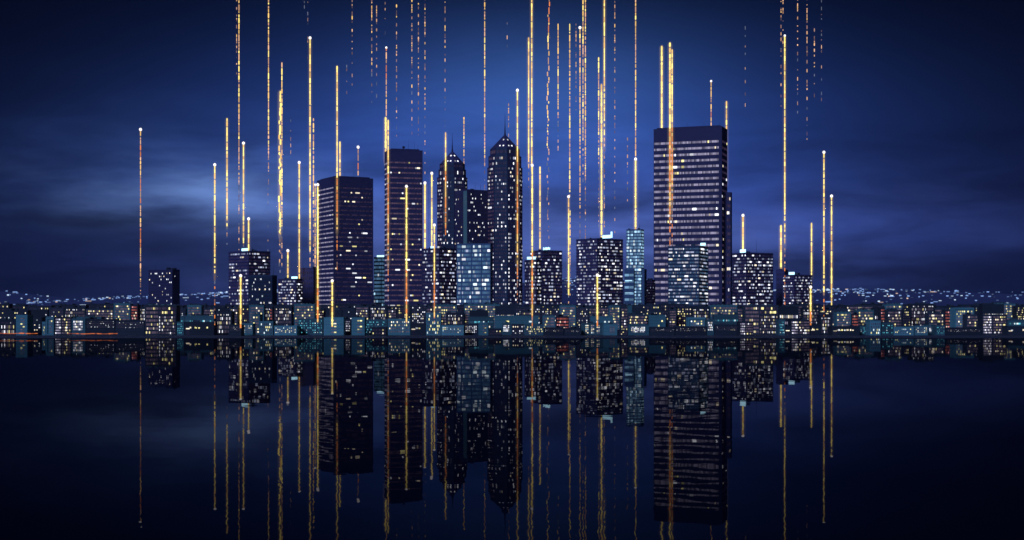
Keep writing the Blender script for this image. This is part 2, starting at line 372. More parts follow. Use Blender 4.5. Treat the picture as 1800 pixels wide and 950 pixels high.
LOOK = {
 'tallpair': 'black apartment block with tall narrow windows', 'tealcenter': 'plain teal block, one yellow window column',
 'sparse': 'black block with few scattered lit windows', 'tealframe': 'teal block with raised pale facade frame',
 'lavribbon': 'dark office block with lavender ribbon windows', 'brightgrid': 'teal block with tight bright window grid',
 'dots': 'long black warehouse with tiny window dots', 'nine': 'tall dark block, mauve ribbons, yellow windows',
 'shed': 'blank black warehouse with white lamp strip', 'tealvert': 'pale teal block with upright yellow windows',
 'tealpunch': 'low teal block with square window rows', 'turq': 'deep teal block dotted with turquoise windows',
 'darkyellow': 'black block with scattered yellow windows', 'squares': 'black block with small square white windows',
 'warmvert': 'deep teal block with upright amber windows', 'tealribbon': 'teal office block with mauve window ribbons',
 'warmribbon': 'dark office block with mauve window ribbons', 'turqband': 'teal block with long turquoise window band',
 'red': 'narrow black block with rust-red windows', 'tealplain': 'plain teal block with hardly any windows',
 'pair': 'dark navy block with paired white windows', 'centerpair': 'teal block with three paired window columns',
 'back': 'low dark rear block with few lights',
}
MARKS = [(60, 'at the far left end'), (180, 'left of the dotted tower'), (288, 'below the dotted tower'), (350, 'right of the dotted tower'),
 (425, 'below the balcony-edged tower'), (505, 'below the plain violet block'), (605, 'below the wide striped slab'), (668, 'below the small blue tower'),
 (712, 'below the dome-topped tower'), (785, 'below the smaller spired tower'), (835, 'below the glass grid tower'), (888, 'below the taller spired tower'),
 (960, 'right of both spired towers'), (1053, 'below the stub-sign tower'), (1117, 'below the pale blue tower'), (1200, 'below the tallest slab'),
 (1265, "below tallest slab's right edge"), (1325, 'right of the tallest slab'), (1400, 'below the last sign tower'), (1475, 'beside the last sign tower'),
 (1560, 'right of the last tower'), (1650, 'under the right-side hills'), (1750, 'at the far right end')]
ORD = ['first', 'second', 'third', 'fourth', 'fifth', 'sixth', 'seventh', 'eighth', 'ninth', 'tenth']
def near(x): return min(MARKS, key=lambda m: abs(m[0]-x))[1]
def uniq(items):
    """items: (object, x, text); text clashes are told apart by order from the left"""
    by = {}
    for o, x, t in items: by.setdefault(t, []).append((x, o))
    for t, l in by.items():
        l.sort(key=lambda q: q[0])
        for i, (x, o) in enumerate(l):
            if len(l) == 1: o['label'] = t
            elif len(l) == 2: o['label'] = ('left-hand ' if i == 0 else 'right-hand ') + t
            else: o['label'] = (ORD[i] + ' from left, ') + t
lab = []
for i, (x0, x1, yt, off, st) in enumerate(ROWS):
    o = low(x0, x1, yt, off, st, i)
    row = 'quayside ' if off >= 38 else ('mid-row ' if off >= 35.2 else ('back-row ' if off > 31 else ''))
    t = row + LOOK[st] + ', ' + near((x0+x1)/2)
    lab.append((o, (x0+x1)/2, t))
    tag(o, None, 'warehouse' if st in ('shed', 'dots') else 'building',
        'low buildings along the quay' if off >= 38 else ('low buildings behind the quay' if off > 31 else 'low buildings on the rear roofline'))
uniq(lab)

# ------------------------------------------------------------------ towers
TG = 'high-rise towers of the skyline'
def office_tower(xl, xc, xr, yt, off, phi, ncA, ncB, nf, label, sign=None, wall='purple', p=.42, ledge=True, lit=WW, run=2, letters=False, unlit='dmauve', nm='office_tower'):
    lit = (('white', 2.6), ('dimwhite', 5), ('warm', .3))
    b = Bld(nm, xl, xc, xr, yt, off, phi, wall=wall); b.body(1.2)
    ncA = int(ncA*1.4); ncB = int(ncB*1.4); nf = int(nf*1.25)
    z0, z1 = 8, b.h - 2
    b.grid(b.fa, .8, b.A-.8, z0, z1, ncA, nf, 50e-2, .40, lit, p*.82, unlit, run)
    if ncB: b.grid(b.fb, .8, b.B-.8, z0, z1, ncB, nf, 50e-2, .40, lit, p*.82, unlit, run)
    if ledge:
        f = (z1-z0)/nf
        for i in range(nf+1):
            m = MB(); z = z0+f*i-.35
            m.box(-b.A-.9, .9, -.9, -.003, z, z+.5); m.box(.003, .9, .01, b.B+.9, z, z+.5)
            m.build('floor_ledge', b.wall, b.root)
    b.plant(3, 3.2, .4)
    if sign: b.sign(*sign, letters=letters)
    b.finish(); tag(b.root, label, 'tower', TG)
    return b
def striped_tower(xl, xc, xr, yt, off, phi, crown, pitch, cell, label, bandA, bandB, pA, pB, base=545, uA=(0.03, .97), uB=(0.03, .97), fill=.42):
    b = Bld('skyscraper', xl, xc, xr, yt, off, phi, wall='slab'); b.body(1.0)
    z1 = px_z(crown, b.d) - GROUND_Z; fh = pitch*b.s; n = int((z1-4)/fh); z0 = z1 - n*fh
    LT = (('white', 4), ('warm', 2), ('yellow', 2))
    b.ribbon(b.fa, b.A*uA[0], b.A*uA[1], z0, z1, n, cell, bandA, LT, pA, fill, .2, 3)  # how each face catches the light is put into its band emission
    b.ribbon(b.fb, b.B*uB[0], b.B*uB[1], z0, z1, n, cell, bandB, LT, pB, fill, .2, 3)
    m = MB(); q = 5
    m.box(-b.A+q, -q, q, b.B-q, b.h-.99, b.h+2.5); m.build('roof_housing', W['slab'], b.root)
    return b

b = Bld('dotted_tower', 261, 303, 316, 474, 27, 38, wall='slab'); b.body(1.2)
b.grid(b.fa, 1, b.A-1, 6, b.h-3, 16, 17, .36, .36, WW, .16, 'dark'); b.grid(b.fb, 1, b.B-1, 6, b.h-3, 8, 17, .3, .3, WW, .015, 'dark')
b.mast(-b.A*.85, 9); b.plant(4, 3, 0); b.finish(); tag(b.root, 'squat dark violet tower sprinkled with tiny white window dots, standing alone at left', 'tower', TG)

office_tower(402, 437, 475, 441, 25.5, 46, 10, 10, 17, 'dark tower with balcony ledges, sparse white windows and a cyan roof sign', (413, 432, 436.5, 441), p=.30)
b = Bld('ribbed_tower', 437, 478, 487, 484, 28, 30, wall='steelteal'); b.body(1.2)
m = MB(); q = 0
for i in range(33): m.panel(b.fa, b.A*i/32-.12, b.A*i/32+.12, 3, b.h-1.3, -.02, .45)
for i in range(9): m.panel(b.fb, b.B*(i+.5)/9-.12, b.B*(i+.5)/9+.12, 3, b.h-1.3, -.02, .45)
m.build('facade_ribs', W['steelteal'], b.root)
b.grid(b.fa, .6, b.A-.6, 5, b.h-3, 16, 14, .62, .42, WW + (('pale', 2),), .13, 'dark'); b.mast(-2, 14); b.plant(2, 2, 0); b.finish()
tag(b.root, 'short blue-grey tower with vertical ribs, in front of the balcony tower', 'tower', TG)
office_tower(489, 521, 532, 490, 26, 30, 13, 4, 12, 'small white-windowed tower with a cyan roof sign, left of the plain violet block', (509, 522, 486.5, 490), p=.42, ledge=False)
b = Bld('plain_tower', 527, 551, 558, 471, 24, 30, wall='purple'); b.body(1.5); b.mast(-b.A*.4, 6); b.plant(1, 2, 0)
b.grid(b.fa, 1, b.A-1, 6, b.h-4, 6, 10, .4, .4, WW, .01, 'dark'); b.finish(); tag(b.root, 'plain windowless-looking violet block tucked behind the left edge of the wide slab', 'tower', TG)

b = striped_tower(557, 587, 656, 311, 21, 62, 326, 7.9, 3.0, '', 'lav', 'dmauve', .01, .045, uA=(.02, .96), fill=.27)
b.mast(-b.A*.5, 16); b.mast(-b.A*.2, 14, b.B*.6); b.mast(-b.A*.3, 9, b.B*.8); b.plant(3, 4, 0); b.finish()
tag(b.root, 'wide dark slab skyscraper with mauve window stripes on its narrow left side', 'skyscraper', TG)
b = Bld('glass_tower', 657, 671, 676, 452, 20, 30, wall='blue'); b.body(1)
b.ribbon(b.fa, .5, b.A-.5, 4, b.h-2, 17, 3, 'blue', (('sky', 1), ('white', 1)), .12, .6); b.ribbon(b.fb, .5, b.B-.5, 4, b.h-2, 17, 3, 'blue', (('sky', 1),), .05, .6)
b.sign(660, 675, 449, 452); b.finish(); tag(b.root, 'small slim blue glass tower in the gap between two striped skyscrapers', 'tower', TG)
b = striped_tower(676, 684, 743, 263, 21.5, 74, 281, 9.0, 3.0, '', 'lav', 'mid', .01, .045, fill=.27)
m = MB(); m.lathe(-b.A*.35, b.B*.48, [(b.h-.9, .5), (b.h+4, .4)], 6)
m.lathe(-b.A*.35, b.B*.48, [(b.h+4.0, .6), (b.h+4.8, 1.9), (b.h+6.4, 2.7), (b.h+8, 1.9), (b.h+8.8, .5)], 10); m.build('radar_dome', W['black'], b.root)
b.mast(-b.A*.3, 20, b.B*.62); b.mast(-b.A*.3, 18, b.B*.8); b.mast(-b.A*.3, 12, b.B*.9); b.plant(3, 4, 0); b.finish()
tag(b.root, 'striped skyscraper topped by a small ball-shaped radar dome and thin masts', 'skyscraper', TG)
office_tower(742, 772, 802, 436, 24.5, 45, 9, 9, 16, 'dark white-windowed tower directly below the smaller spired tower', (748, 757, 432.5, 437), p=.42)

def spired(xs, ytier, ypk, ysp, off, label, seed, litp, mats):
    """octagonal tower: xs = half width px per tier, centre px first"""
    cx, w = xs[0], xs[1:]
    d = depth(off); s = d/F
    b = Bld('spired_skyscraper', cx-10, cx, cx, ytier[-1], off, 0, wall='purple', seed=seed)
    b.h = px_z(ytier[-1], d) - GROUND_Z
    a0 = R(8); n = 8
    zs = [0.0] + [px_z(y, d) - GROUND_Z for y in ytier]
    def ring(rad, z): return [(rad*math.sin(a0 + 2*math.pi*k/n), -rad*math.cos(a0 + 2*math.pi*k/n) + w[0]*s, z) for k in range(n)]
    m = MB()
    for i, hw in enumerate(w):
        r0 = hw*s; m.quadbox(ring(r0, zs[i]) + ring(r0, zs[i+1]), [(k, (k+1) % n, n+(k+1) % n, n+k) for k in range(n)] + [tuple(range(n, 2*n))])
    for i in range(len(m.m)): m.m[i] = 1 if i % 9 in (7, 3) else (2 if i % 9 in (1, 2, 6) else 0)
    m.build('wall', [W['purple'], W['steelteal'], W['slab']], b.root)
    zp = px_z(ypk, d)-GROUND_Z; rt = w[-1]*s*.97; zt = zs[-1]+.01
    m = MB(); rg = ring(rt, zt); m.quadbox(rg + [(0, w[0]*s, zp)], [(k, (k+1) % n, n) for k in range(n)])
    m.build('roof', W['purple'], b.root)
    m = MB(); m.lathe(0, w[0]*s, [(zp-5, 2.6), (zp+3, 1.5), (zp+(px_z(ysp, d)-GROUND_Z-zp)*.4, .75), (px_z(ysp, d)-GROUND_Z, .15)], 8); m.build('spire', W['slab'], b.root)
    nf = int((zs[1]-8)/(4.9*s*1.35))
    for i, hw in enumerate(w):
        r0 = hw*s
        for k in (7, 0, 1, 6):
            p0, p1 = ring(r0, 0)[k], ring(r0, 0)[(k+1) % n]
            L = math.dist(p0, p1); u = tuple((p1[j]-p0[j])/L for j in range(3)); nn = (u[1], -u[0], 0)
            fr = (p0, u, nn); z0 = zs[i]+(6 if i == 0 else .6); z1 = zs[i+1]-.8
            rows = nf if i == 0 else max(1, int((z1-z0)/(4.9*s*1.35)))
            nc = 6
            b.grid(fr, L*.06, L*.94, z0, z1, nc, rows, .48, .42, (('white', 8), ('dimwhite', 3), ('warm', .5)), litp[k]*(1.5 if i == 0 else .8), 'mid' if k == 6 else mats[k % 2])
            fm = MB()
            for q in (.0, .34, .67):
                fm.panel(fr, L*q-.25 if q else .02, L*q+.25, z0-.5, z1, -.02, .4)
            fm.build('facade_fins', W['purple'] if k % 2 else W['steelteal'], b.root)
    # lit dormers on the sloping roof
    for k in (7, 0):
        p0, p1 = rg[k], rg[(k+1) % n]; mid = tuple((p0[j]+p1[j])/2 for j in range(3)); ap = (0, w[0]*s, zp)
        L = math.dist(p0, p1); u = tuple((p1[j]-p0[j])/L for j in range(3)); sl = math.dist(mid, ap); up = tuple((ap[j]-mid[j])/sl for j in range(3))
        nn = (u[1]*up[2]-u[2]*up[1], u[2]*up[0]-u[0]*up[2], u[0]*up[1]-u[1]*up[0])
        fr = (p0, u, nn, up)
        for (uu, vv) in ((.3, .12), (.62, .12), (.5, .55)): b.win(fr, L*uu-1.2, L*uu+1.2, sl*vv, sl*vv+3, 'white')
    b.finish(); tag(b.root, label, 'skyscraper', TG)
LP = {7: .16, 0: .24, 1: .10, 6: .20}
spired((794, 27, 24.5, 22.5), (310, 296, 286), 262, 230, 19, 'smaller of two skyscrapers with pointed roof and needle spire', 11, {7: .10, 0: .20, 1: .13, 6: .2}, ('dmauve', 'dark'))
spired((887.5, 31.5, 29.5, 26.5), (292, 272, 259), 232, 195, 20, 'taller of two skyscrapers with pointed roof and needle spire', 12, LP, ('dark', 'dmauve'))
b = Bld('stairwell_tower', 799, 821, 858, 333, 22, 58, wall='slab'); b.body(1.2)
b.grid(b.fa, 1, b.A*.68, 6, b.h-5, 8, 32, .36, .34, WW, .15, 'dark'); b.grid(b.fb, 1, b.B-1, 6, b.h-5, 14, 32, .36, .34, WW, .17, 'dark')
m = MB(); m.panel(b.fa, b.A*.72, b.A*.99, 3, b.h-2.5, -.02, .3); m.build('stairwell_glass', G['teal'], b.root)
b.mast(-b.A*.3, 22, 3); b.mast(-b.A*.2, 14, b.B*.5); b.mast(-b.A*.1, 12, b.B*.7); b.plant(2, 3, 0)
b.finish(); tag(b.root, 'dark dotted tower with a vertical teal glass strip, between the two spired skyscrapers', 'tower', TG)
b = Bld('glass_tower', 803, 862, 866, 428, 26.5, 14, wall='blue'); b.body(1)
for (q0, q1) in ((.01, .12), (.15, .42), (.45, .72), (.75, .99)):
    b.ribbon(b.fa, b.A*q0, b.A*q1, 5, b.h-1.5, 19, 1.9, 'blue', (('pale', 2), ('white', 1), ('dimwhite', 2)), .17, .55, .12, 3)
m = MB()
for q in (.135, .435, .735): m.panel(b.fa, b.A*q-.35, b.A*q+.35, 1, b.h-1.2, -.02, .5)
m.build('facade_fins', W['blue'], b.root)
b.plant(2, 2.5, 0); b.finish(); tag(b.root, 'blue glass grid tower with many bright panes, at the foot of the taller spired skyscraper', 'tower', TG)

office_tower(922, 943, 952, 457, 27, 35, 8, 4, 14, 'low tower with a cyan sign at the right foot of the taller spired skyscraper', (922, 940, 451.5, 456), p=.5, wall='slab')
office_tower(932, 953, 988, 440, 25, 58, 7, 12, 17, 'dark white-windowed tower whose cyan roof sign is broken into letter shapes', (954, 976, 435.5, 440), p=.36, letters=True)
t = office_tower(1013, 1050, 1095, 419, 25, 50, 11, 12, 21, 'broad dark tower with many white windows, cyan sign and an upright lit stub', (1062, 1082, 414.5, 420), p=.42)
m = MB(); X0 = t.root.location.x
m.box(px_x(1082.3, t.d)-X0, px_x(1085.5, t.d)-X0, 1.0, 2.2, t.h-.5, px_z(409, t.d)-GROUND_Z); m.build('lit_stub', G['sign'], t.root)
# pale blue glass tower with lower wings
b = Bld('glass_tower', 1101, 1127, 1132, 403, 25.5, 20, wall='blue'); b.body(1)
for (q0, q1) in ((.02, .2), (.24, .44), (.48, .70), (.74, .98)):
    b.ribbon(b.fa, b.A*q0, b.A*q1, 3, b.h-1.5, 30, 2.0, 'skyblue', (('sky', 2), ('pale', 1)), .30, .62, .12, 2)
b.ribbon(b.fb, .5, b.B-.5, 3, b.h-1.5, 30, 2.5, 'skyblue', (('sky', 1),), .15, .62)
b.mast(-b.A*.2, 9); b.plant(2, 2, 0)
zt = px_z(473, b.d) - GROUND_Z
m = MB(); m.box(-b.A-1.5, -b.A*.42, -6, -.003, 0, zt); m.box(.003, 4.5, 2, b.B-1, 0, zt); m.build('side_wing', W['blue'], b.root)
fw = ((-b.A-1.5, -6, 0), (1, 0, 0), (0, -1, 0)); Lw = b.A*.58+1.5
for i in range(9):
    z = 3 + (zt-5)/9*i; b.row(fw, [(.6, Lw*.48, z, z+3.6), (Lw*.52, Lw-.6, z, z+3.6)], G['skyblue'])
    if i % 2: b.win(fw, Lw*.1, Lw*.8, z+2.2, z+3.4, 'sky')
b.finish(); tag(b.root, 'slim pale blue glass tower with lower side wings, left of the tallest slab', 'tower', TG)
office_tower(1135, 1146, 1152, 492, 23.5, 40, 6, 3, 12, 'very small dim violet tower beside the left foot of the tallest slab', None, p=.10, ledge=False, wall='purple')
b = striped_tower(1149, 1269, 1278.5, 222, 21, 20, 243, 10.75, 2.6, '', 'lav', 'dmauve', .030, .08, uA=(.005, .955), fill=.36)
b.mast(-b.A*.55, 16); b.mast(-b.A*.3, 12); b.mast(-b.A*.04, 9, 6); b.plant(2, 3, 0)
zt = px_z(337, b.d) - GROUND_Z
y1 = b.B*.6; kk = (1286.8-900)/F; cph, sph = math.cos(R(20)), math.sin(R(20)); X0, Y0 = b.root.location.x, b.root.location.y
aw = (kk*Y0 + kk*y1*cph - X0 - y1*sph)/(cph + kk*sph)
m = MB(); m.box(.01, aw, b.B*.35, y1, 0, zt); m.build('rear_annex', W['slab'], b.root)
fr = ((0.01, b.B*.35, 0), (1, 0, 0), (0, -1, 0))
b.ribbon(fr, aw*.45, aw-.5, 6, zt-6, 18, 2.4, 'dmauve', (('warm', 1), ('white', 1)), .12, .4)
b.finish(); tag(b.root, 'tallest slab skyscraper, flat-topped with lavender window stripes across its broad face', 'skyscraper', TG)
office_tower(1174, 1229, 1245, 432, 26.5, 22, 15, 5, 18, 'grid-windowed dark tower standing in front of the tallest slab', (1231, 1240, 427.5, 432), p=.44, wall='steelteal', unlit='blue', run=3, ledge=False)
office_tower(1287, 1312, 1359, 444, 25.5, 60, 7, 15, 17, 'white-windowed tower with a cyan sign, right of the tallest slab', (1293, 1308, 438.5, 444), p=.44).mast(-8, 22)
b = Bld('plain_tower', 1364, 1379, 1385, 474, 24, 30, wall='purple'); b.body(1.5); b.plant(1, 2, 0)
b.grid(b.fa, 1, b.A-1, 6, b.h-4, 5, 10, .4, .4, WW, .01, 'dark'); b.finish(); tag(b.root, 'plain violet block tucked behind the last sign topped tower', 'tower', TG)
office_tower(1376, 1396, 1428, 483, 26, 58, 8, 13, 13, 'shortest sign topped tower, last in the skyline on the right', (1381, 1395, 478.5, 483), p=.44)

# ------------------------------------------------------------------ light streaks
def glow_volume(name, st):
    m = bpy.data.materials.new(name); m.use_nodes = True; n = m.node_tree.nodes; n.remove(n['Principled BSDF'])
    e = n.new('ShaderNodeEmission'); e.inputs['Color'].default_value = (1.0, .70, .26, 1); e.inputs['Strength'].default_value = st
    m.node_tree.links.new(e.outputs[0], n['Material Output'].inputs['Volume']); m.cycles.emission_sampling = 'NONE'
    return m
GLOW = {'B': [glow_volume('streak_bloom_bright', v) for v in (.011, .009, .006)], 'b': [glow_volume('streak_bloom', v) for v in (.008, .0065, .0042)]}  # bloom around the bright streaks, added as emissive volume shells
HW = {'B': (2.5, 3.3), 'b': (1.8, 2.6), 'g': (1.5, 2.4), 'o': (1.4, 2.1), 'd': (1.1, 2.2), 'f': (.9, 1.5)}
def streak(x, yt, ys, yb, st, off, head=0, yor=9999, jit=0.0):
    """yt top, ys where it starts to break up, yb end, yor below which it glows orange"""
    r = random.Random(int(x*17+yt*3+off)); d = depth(off); s = d/F
    X = px_x(x, d); m = MB(); lo, hi = HW[st]; y = yt
    root_z = px_z(yb, d)
    while y < yb:
        t = 0 if y < ys else (y-ys)/max(1, yb-ys)
        rad = r.uniform(lo, hi)*(1-.4*t)*s*.47
        if st in 'Bb': L = r.uniform(5, 12)
        else: L = r.uniform(2.5, 13)
        if t > 0 or st in 'df': L *= .55
        L = max(2*rad/s*.9, L)
        y2 = min(yb, y+L)
        if y2-y < 1: break
        if st == 'B': c = 'yellow' if r.random() < .85 else 'gold'
        elif st == 'b': c = r.choice(['yellow', 'yellow', 'gold'])
        elif st == 'g': c = r.choice(['gold', 'gold', 'peach', 'peach', 'yellow'])
        elif st == 'o': c = r.choice(['peach', 'peach', 'gold', 'orange'])
        elif st == 'd': c = r.choice(['peach', 'dim', 'dim', 'peach', 'gold'])
        else: c = r.choice(['mist', 'mist', 'dim'])
        if y > yor: c = r.choice(['orange', 'orange', 'gold'] if st in 'Bb' else ['orange'])
        if t > .35: c = r.choice(['dim', 'mist', 'peach']) if y < yor else r.choice(['orange', 'dim'])
        jx = r.uniform(-jit, jit)*s
        z0, z1 = px_z(y2, d)-root_z, px_z(y, d)-root_z; zl = z1-z0; e = min(.28*zl, rad*1.2)
        m.lathe(jx, 0, [(z0, rad*.35), (z0+e, rad), (z1-e, rad), (z1, rad*.35)], 6, SKEYS.index(c))
        gapp = {'B': .12, 'b': .22, 'g': .28, 'o': .3, 'd': .62, 'f': .8}[st] + .55*t
        y = y2 + (r.uniform(1.0, 3+10*t+(7 if st == 'd' else 0)+(16 if st == 'f' else 0))*(.45 if st in 'Bb' and t == 0 else 1) if r.random() < gapp else -1.0*(st in 'Bb'))
        if st not in 'Bb' and y == y2: y += .6
    o = m.build('light_streak', SM, None, (X, d, root_z))
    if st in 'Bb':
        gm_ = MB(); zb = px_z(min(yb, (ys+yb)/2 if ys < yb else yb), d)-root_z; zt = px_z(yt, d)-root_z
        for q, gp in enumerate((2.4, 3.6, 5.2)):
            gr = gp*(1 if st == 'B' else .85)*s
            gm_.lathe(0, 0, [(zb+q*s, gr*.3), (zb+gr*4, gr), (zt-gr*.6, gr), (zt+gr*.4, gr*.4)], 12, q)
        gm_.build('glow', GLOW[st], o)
    if head:
        hm = MB(); q = (2.6 if head == 1 else 1.9)*s; zt = px_z(yt, d)-root_z
        hm.lathe(0, 0, [(zt-q, .2*q), (zt-.7*q, .7*q), (zt, q), (zt+.7*q, .7*q), (zt+q, .2*q)], 10)
        hm.build('streak_head', S['head'], o, smooth=True)
    return o
FR = 42.1   # on the quay, in front of the first row
ST = [ # x, top, break, end, style, off, head, orange-from
 (247,228,480,528,'o',24,1,9999),(377.5,290,430,572,'b',FR,1,500),(399,208,375,440,'b',22,0,9999),(416,-40,60,135,'d',19,0,9999),
 (420,-40,260,440,'g',19,0,9999),(428,252,420,440,'b',22,1,9999),(437,385,470,470,'b',22,1,9999),(423,485,580,577,'B',FR,1,562),
 (472,-40,245,325,'g',18,0,9999),(471,330,340,445,'f',17,0,9999),(492,160,375,480,'B',22,0,9999),(495.5,110,360,470,'g',22,0,9999),
 (506,441,500,500,'b',24,1,9999),(511,210,215,272,'f',17,0,9999),(526,286,500,500,'b',24,1,9999),(545,67,420,478,'b',20,1,9999),
 (551,208,330,470,'g',19,0,9999),(554,325,480,520,'g',22.5,2,9999),(558.5,325,560,572,'B',FR,1,505),(584,494,590,575,'B',FR,1,568),
 (592.5,116,360,480,'b',23,0,310),(597.5,249,320,330,'b',19,0,9999),(629.5,259,330,330,'o',19,1,9999),(619,-40,0,152,'d',17,0,9999),
 (609.5,114,120,175,'f',16,0,9999),(653.5,-40,90,182,'d',17,0,9999),(662,10,60,178,'d',17,0,9999),(677,-40,-20,72,'f',16,0,9999),
 (679,84,250,280,'o',19,2,9999),(677.8,206,300,300,'B',19.5,0,9999),(682.3,211,420,535,'b',23,0,300),(697,8,130,255,'d',18,0,9999),
 (724,-40,110,240,'d',18,0,9999),(735.5,-40,170,245,'d',18,0,9999),(747,-40,140,312,'d',18,0,9999),(782.3,-40,60,225,'d',17,0,9999),
 (852,-40,240,335,'g',17.5,0,9999),(891.5,40,50,85,'f',16,0,9999),(894,182,200,245,'d',17.5,0,9999),(909.5,159,420,545,'b',22.5,1,262),
 (815.5,206,250,310,'g',17.5,0,9999),(783.3,233,390,425,'b',21.5,0,300),(714.5,328,560,572,'B',FR,1,470),(747,322,480,450,'B',22.5,1,9999),
 (759,305,430,450,'b',22.5,1,9999),(763.5,396,555,568,'b',FR,1,480),(929.3,66,270,330,'b',18.5,0,9999),(934.7,-40,280,330,'b',18.5,0,9999),
 (935.5,291,545,575,'B',FR,1,440),(949.2,293,480,460,'b',22,0,9999),(964.8,-40,60,70,'o',17.5,0,9999),(963.3,63,200,430,'g',18.5,0,9999),
 (981,42,170,272,'g',18,0,9999),(1001.5,42,330,350,'g',18,0,9999),(1012.5,42,70,195,'d',17.5,0,9999),(1019.5,49,330,420,'g',18.5,1,9999),
 (1024.8,-40,200,330,'g',18,0,9999),(1029,-40,260,420,'g',18.5,0,9999),(999.5,346,510,534,'b',22,1,9999),(1002,370,420,520,'g',20,0,9999),
 (1052.3,101,200,400,'g',18.5,0,9999),(1057.3,148,430,430,'B',19,0,9999),(1062.3,-40,150,400,'b',18.5,0,9999),(1080.7,-40,80,425,'d',18,0,9999),
 (1103,242,260,362,'d',18,0,9999),(1117.3,-40,300,330,'g',18,0,9999),(1117.2,280,430,430,'B',19,1,9999),(1050,484,590,574,'B',FR,1,560),
 (1163.2,81,250,250,'B',18,0,9999),(1177.6,75,320,475,'B',23,0,222),(1181.5,87,300,440,'b',23,0,222),(1250,143,250,250,'o',18,2,9999),
 (1277,178,330,345,'b',18.5,0,9999),(1306,379,460,460,'B',22,1,9999),(1310,46,60,200,'f',16,0,9999),(1372.8,396,490,490,'B',22,0,9999),
 (1372.9,-40,20,190,'d',17.5,0,9999),(1376.4,-40,-10,90,'d',17.5,0,9999),(1379.5,63,360,540,'b',29,2,470),(1402,-40,10,200,'d',17,0,9999),
 (1418.6,-40,60,250,'d',17,0,9999),(1431.5,50,85,175,'d',17,0,9999),(1444,-40,0,185,'f',17,0,9999),(1426.5,392,500,500,'b',22,0,9999),
 (1425,505,590,572,'B',FR,1,540),(1448.3,268,480,574,'b',FR,1,510),(1461.7,345,540,540,'b',24,1,9999),
 (535,2,0,20,'f',16,0,9999),(541,3,5,110,'f',16,0,9999),
]
SL = {'B': 'thick yellow', 'b': 'yellow', 'g': 'broken golden', 'o': 'thin peach', 'd': 'faint dotted orange', 'f': 'barely visible grey dotted'}
SMARK = [(247, 'left of the dotted tower'), (378, 'between dotted tower and balcony tower'), (425, 'above the balcony tower'), (490, 'right of the balcony tower'),
 (550, 'by the wide slab\'s left edge'), (605, 'over the wide striped slab'), (665, 'left of the dome-topped tower'), (710, 'over the dome-topped tower'),
 (755, 'right of the dome-topped tower'), (800, 'over the smaller spired tower'), (855, 'left of the taller spire'), (895, 'beside the taller spire'),
 (940, 'right of the taller spired tower'), (975, 'over the letter sign tower'), (1012, 'left of the stub sign tower'), (1060, 'over the stub sign tower'),
 (1112, 'over the pale blue tower'), (1175, 'over the tallest slab\'s left half'), (1265, 'over the tallest slab\'s right edge'), (1308, 'right of the tallest slab'),
 (1378, 'over the last tower'), (1437, 'right of the last tower')]
lab = []
for t in ST:
    o = streak(*t[:6], head=t[6], yor=t[7], jit=1.6 if t[0] in (963.3, 492, 964.8) else 0)
    ln = 'tall' if min(t[3], 560)-max(0, t[1]) > 230 else ('short' if t[3]-max(0, t[1]) < 100 else '')
    txt = (ln + ' ' if ln else '') + ('white-headed ' if t[6] == 1 else '') + SL[t[4]] + (' quayside' if t[5] == FR else '') + ' light streak'
    txt += ', ' + min(SMARK, key=lambda m: abs(m[0]-t[0]))[1]
    lab.append((o, t[0], txt)); tag(o, None, 'light streak', 'golden light streaks rising over the city')
uniq(lab)

# ------------------------------------------------------------------ setting
def plane(name, x0, x1, y0, y1, z, mat):
    m = MB(); m.quadbox([(x0,y0,z),(x1,y0,z),(x1,y1,z),(x0,y1,z)], [(0,1,2,3)]); return m.build(name, mat)
QY = 1252.0
wm, N, L, P = newmat('harbour_water')
N.remove(P); out = N['Material Output']
tc = N.new('ShaderNodeTexCoord')
def wave(scale, seed):
    mp = N.new('ShaderNodeMapping'); mp.inputs['Scale'].default_value = scale; mp.inputs['Location'].default_value = (seed, seed*2.3, 0)
    L.new(tc.outputs['Object'], mp.inputs['Vector'])
    nz = N.new('ShaderNodeTexNoise'); nz.noise_dimensions = '2D'; nz.inputs['Scale'].default_value = 1; nz.inputs['Detail'].default_value = 3; nz.inputs['Roughness'].default_value = .6
    L.new(mp.outputs[0], nz.inputs['Vector'])
    sb = N.new('ShaderNodeMath'); sb.operation = 'SUBTRACT'; sb.inputs[1].default_value = .5; L.new(nz.outputs['Fac'], sb.inputs[0])
    return sb.outputs[0]
def mul(a, k):
    q = N.new('ShaderNodeMath'); q.operation = 'MULTIPLY'; L.new(a, q.inputs[0]); q.inputs[1].default_value = k; return q.outputs[0]
nx = mul(wave((0.04, 0.30, 1), 3.1), 0.009)
ny = mul(wave((0.10, 0.16, 1), 17.7), 0.0036)
cb = N.new('ShaderNodeCombineXYZ'); cb.inputs[2].default_value = 1; L.new(nx, cb.inputs[0]); L.new(ny, cb.inputs[1])
nrm = N.new('ShaderNodeVectorMath'); nrm.operation = 'NORMALIZE'; L.new(cb.outputs[0], nrm.inputs[0])
gl = N.new('ShaderNodeBsdfGlossy'); gl.inputs['Roughness'].default_value = 0.0; gl.inputs['Color'].default_value = (0.38, 0.37, 0.38, 1)
df = N.new('ShaderNodeBsdfDiffuse'); df.inputs['Color'].default_value = (0.002, 0.004, 0.012, 1)
fn = N.new('ShaderNodeFresnel'); fn.inputs['IOR'].default_value = 1.033
L.new(nrm.outputs[0], gl.inputs['Normal']); L.new(nrm.outputs[0], fn.inputs['Normal'])
mx = N.new('ShaderNodeMixShader'); L.new(fn.outputs[0], mx.inputs[0]); L.new(df.outputs[0], mx.inputs[1]); L.new(gl.outputs[0], mx.inputs[2])
L.new(mx.outputs[0], out.inputs['Surface'])
tag(plane('water', -9000, 9000, -4000, QY+.5, 0, wm), kind='structure')

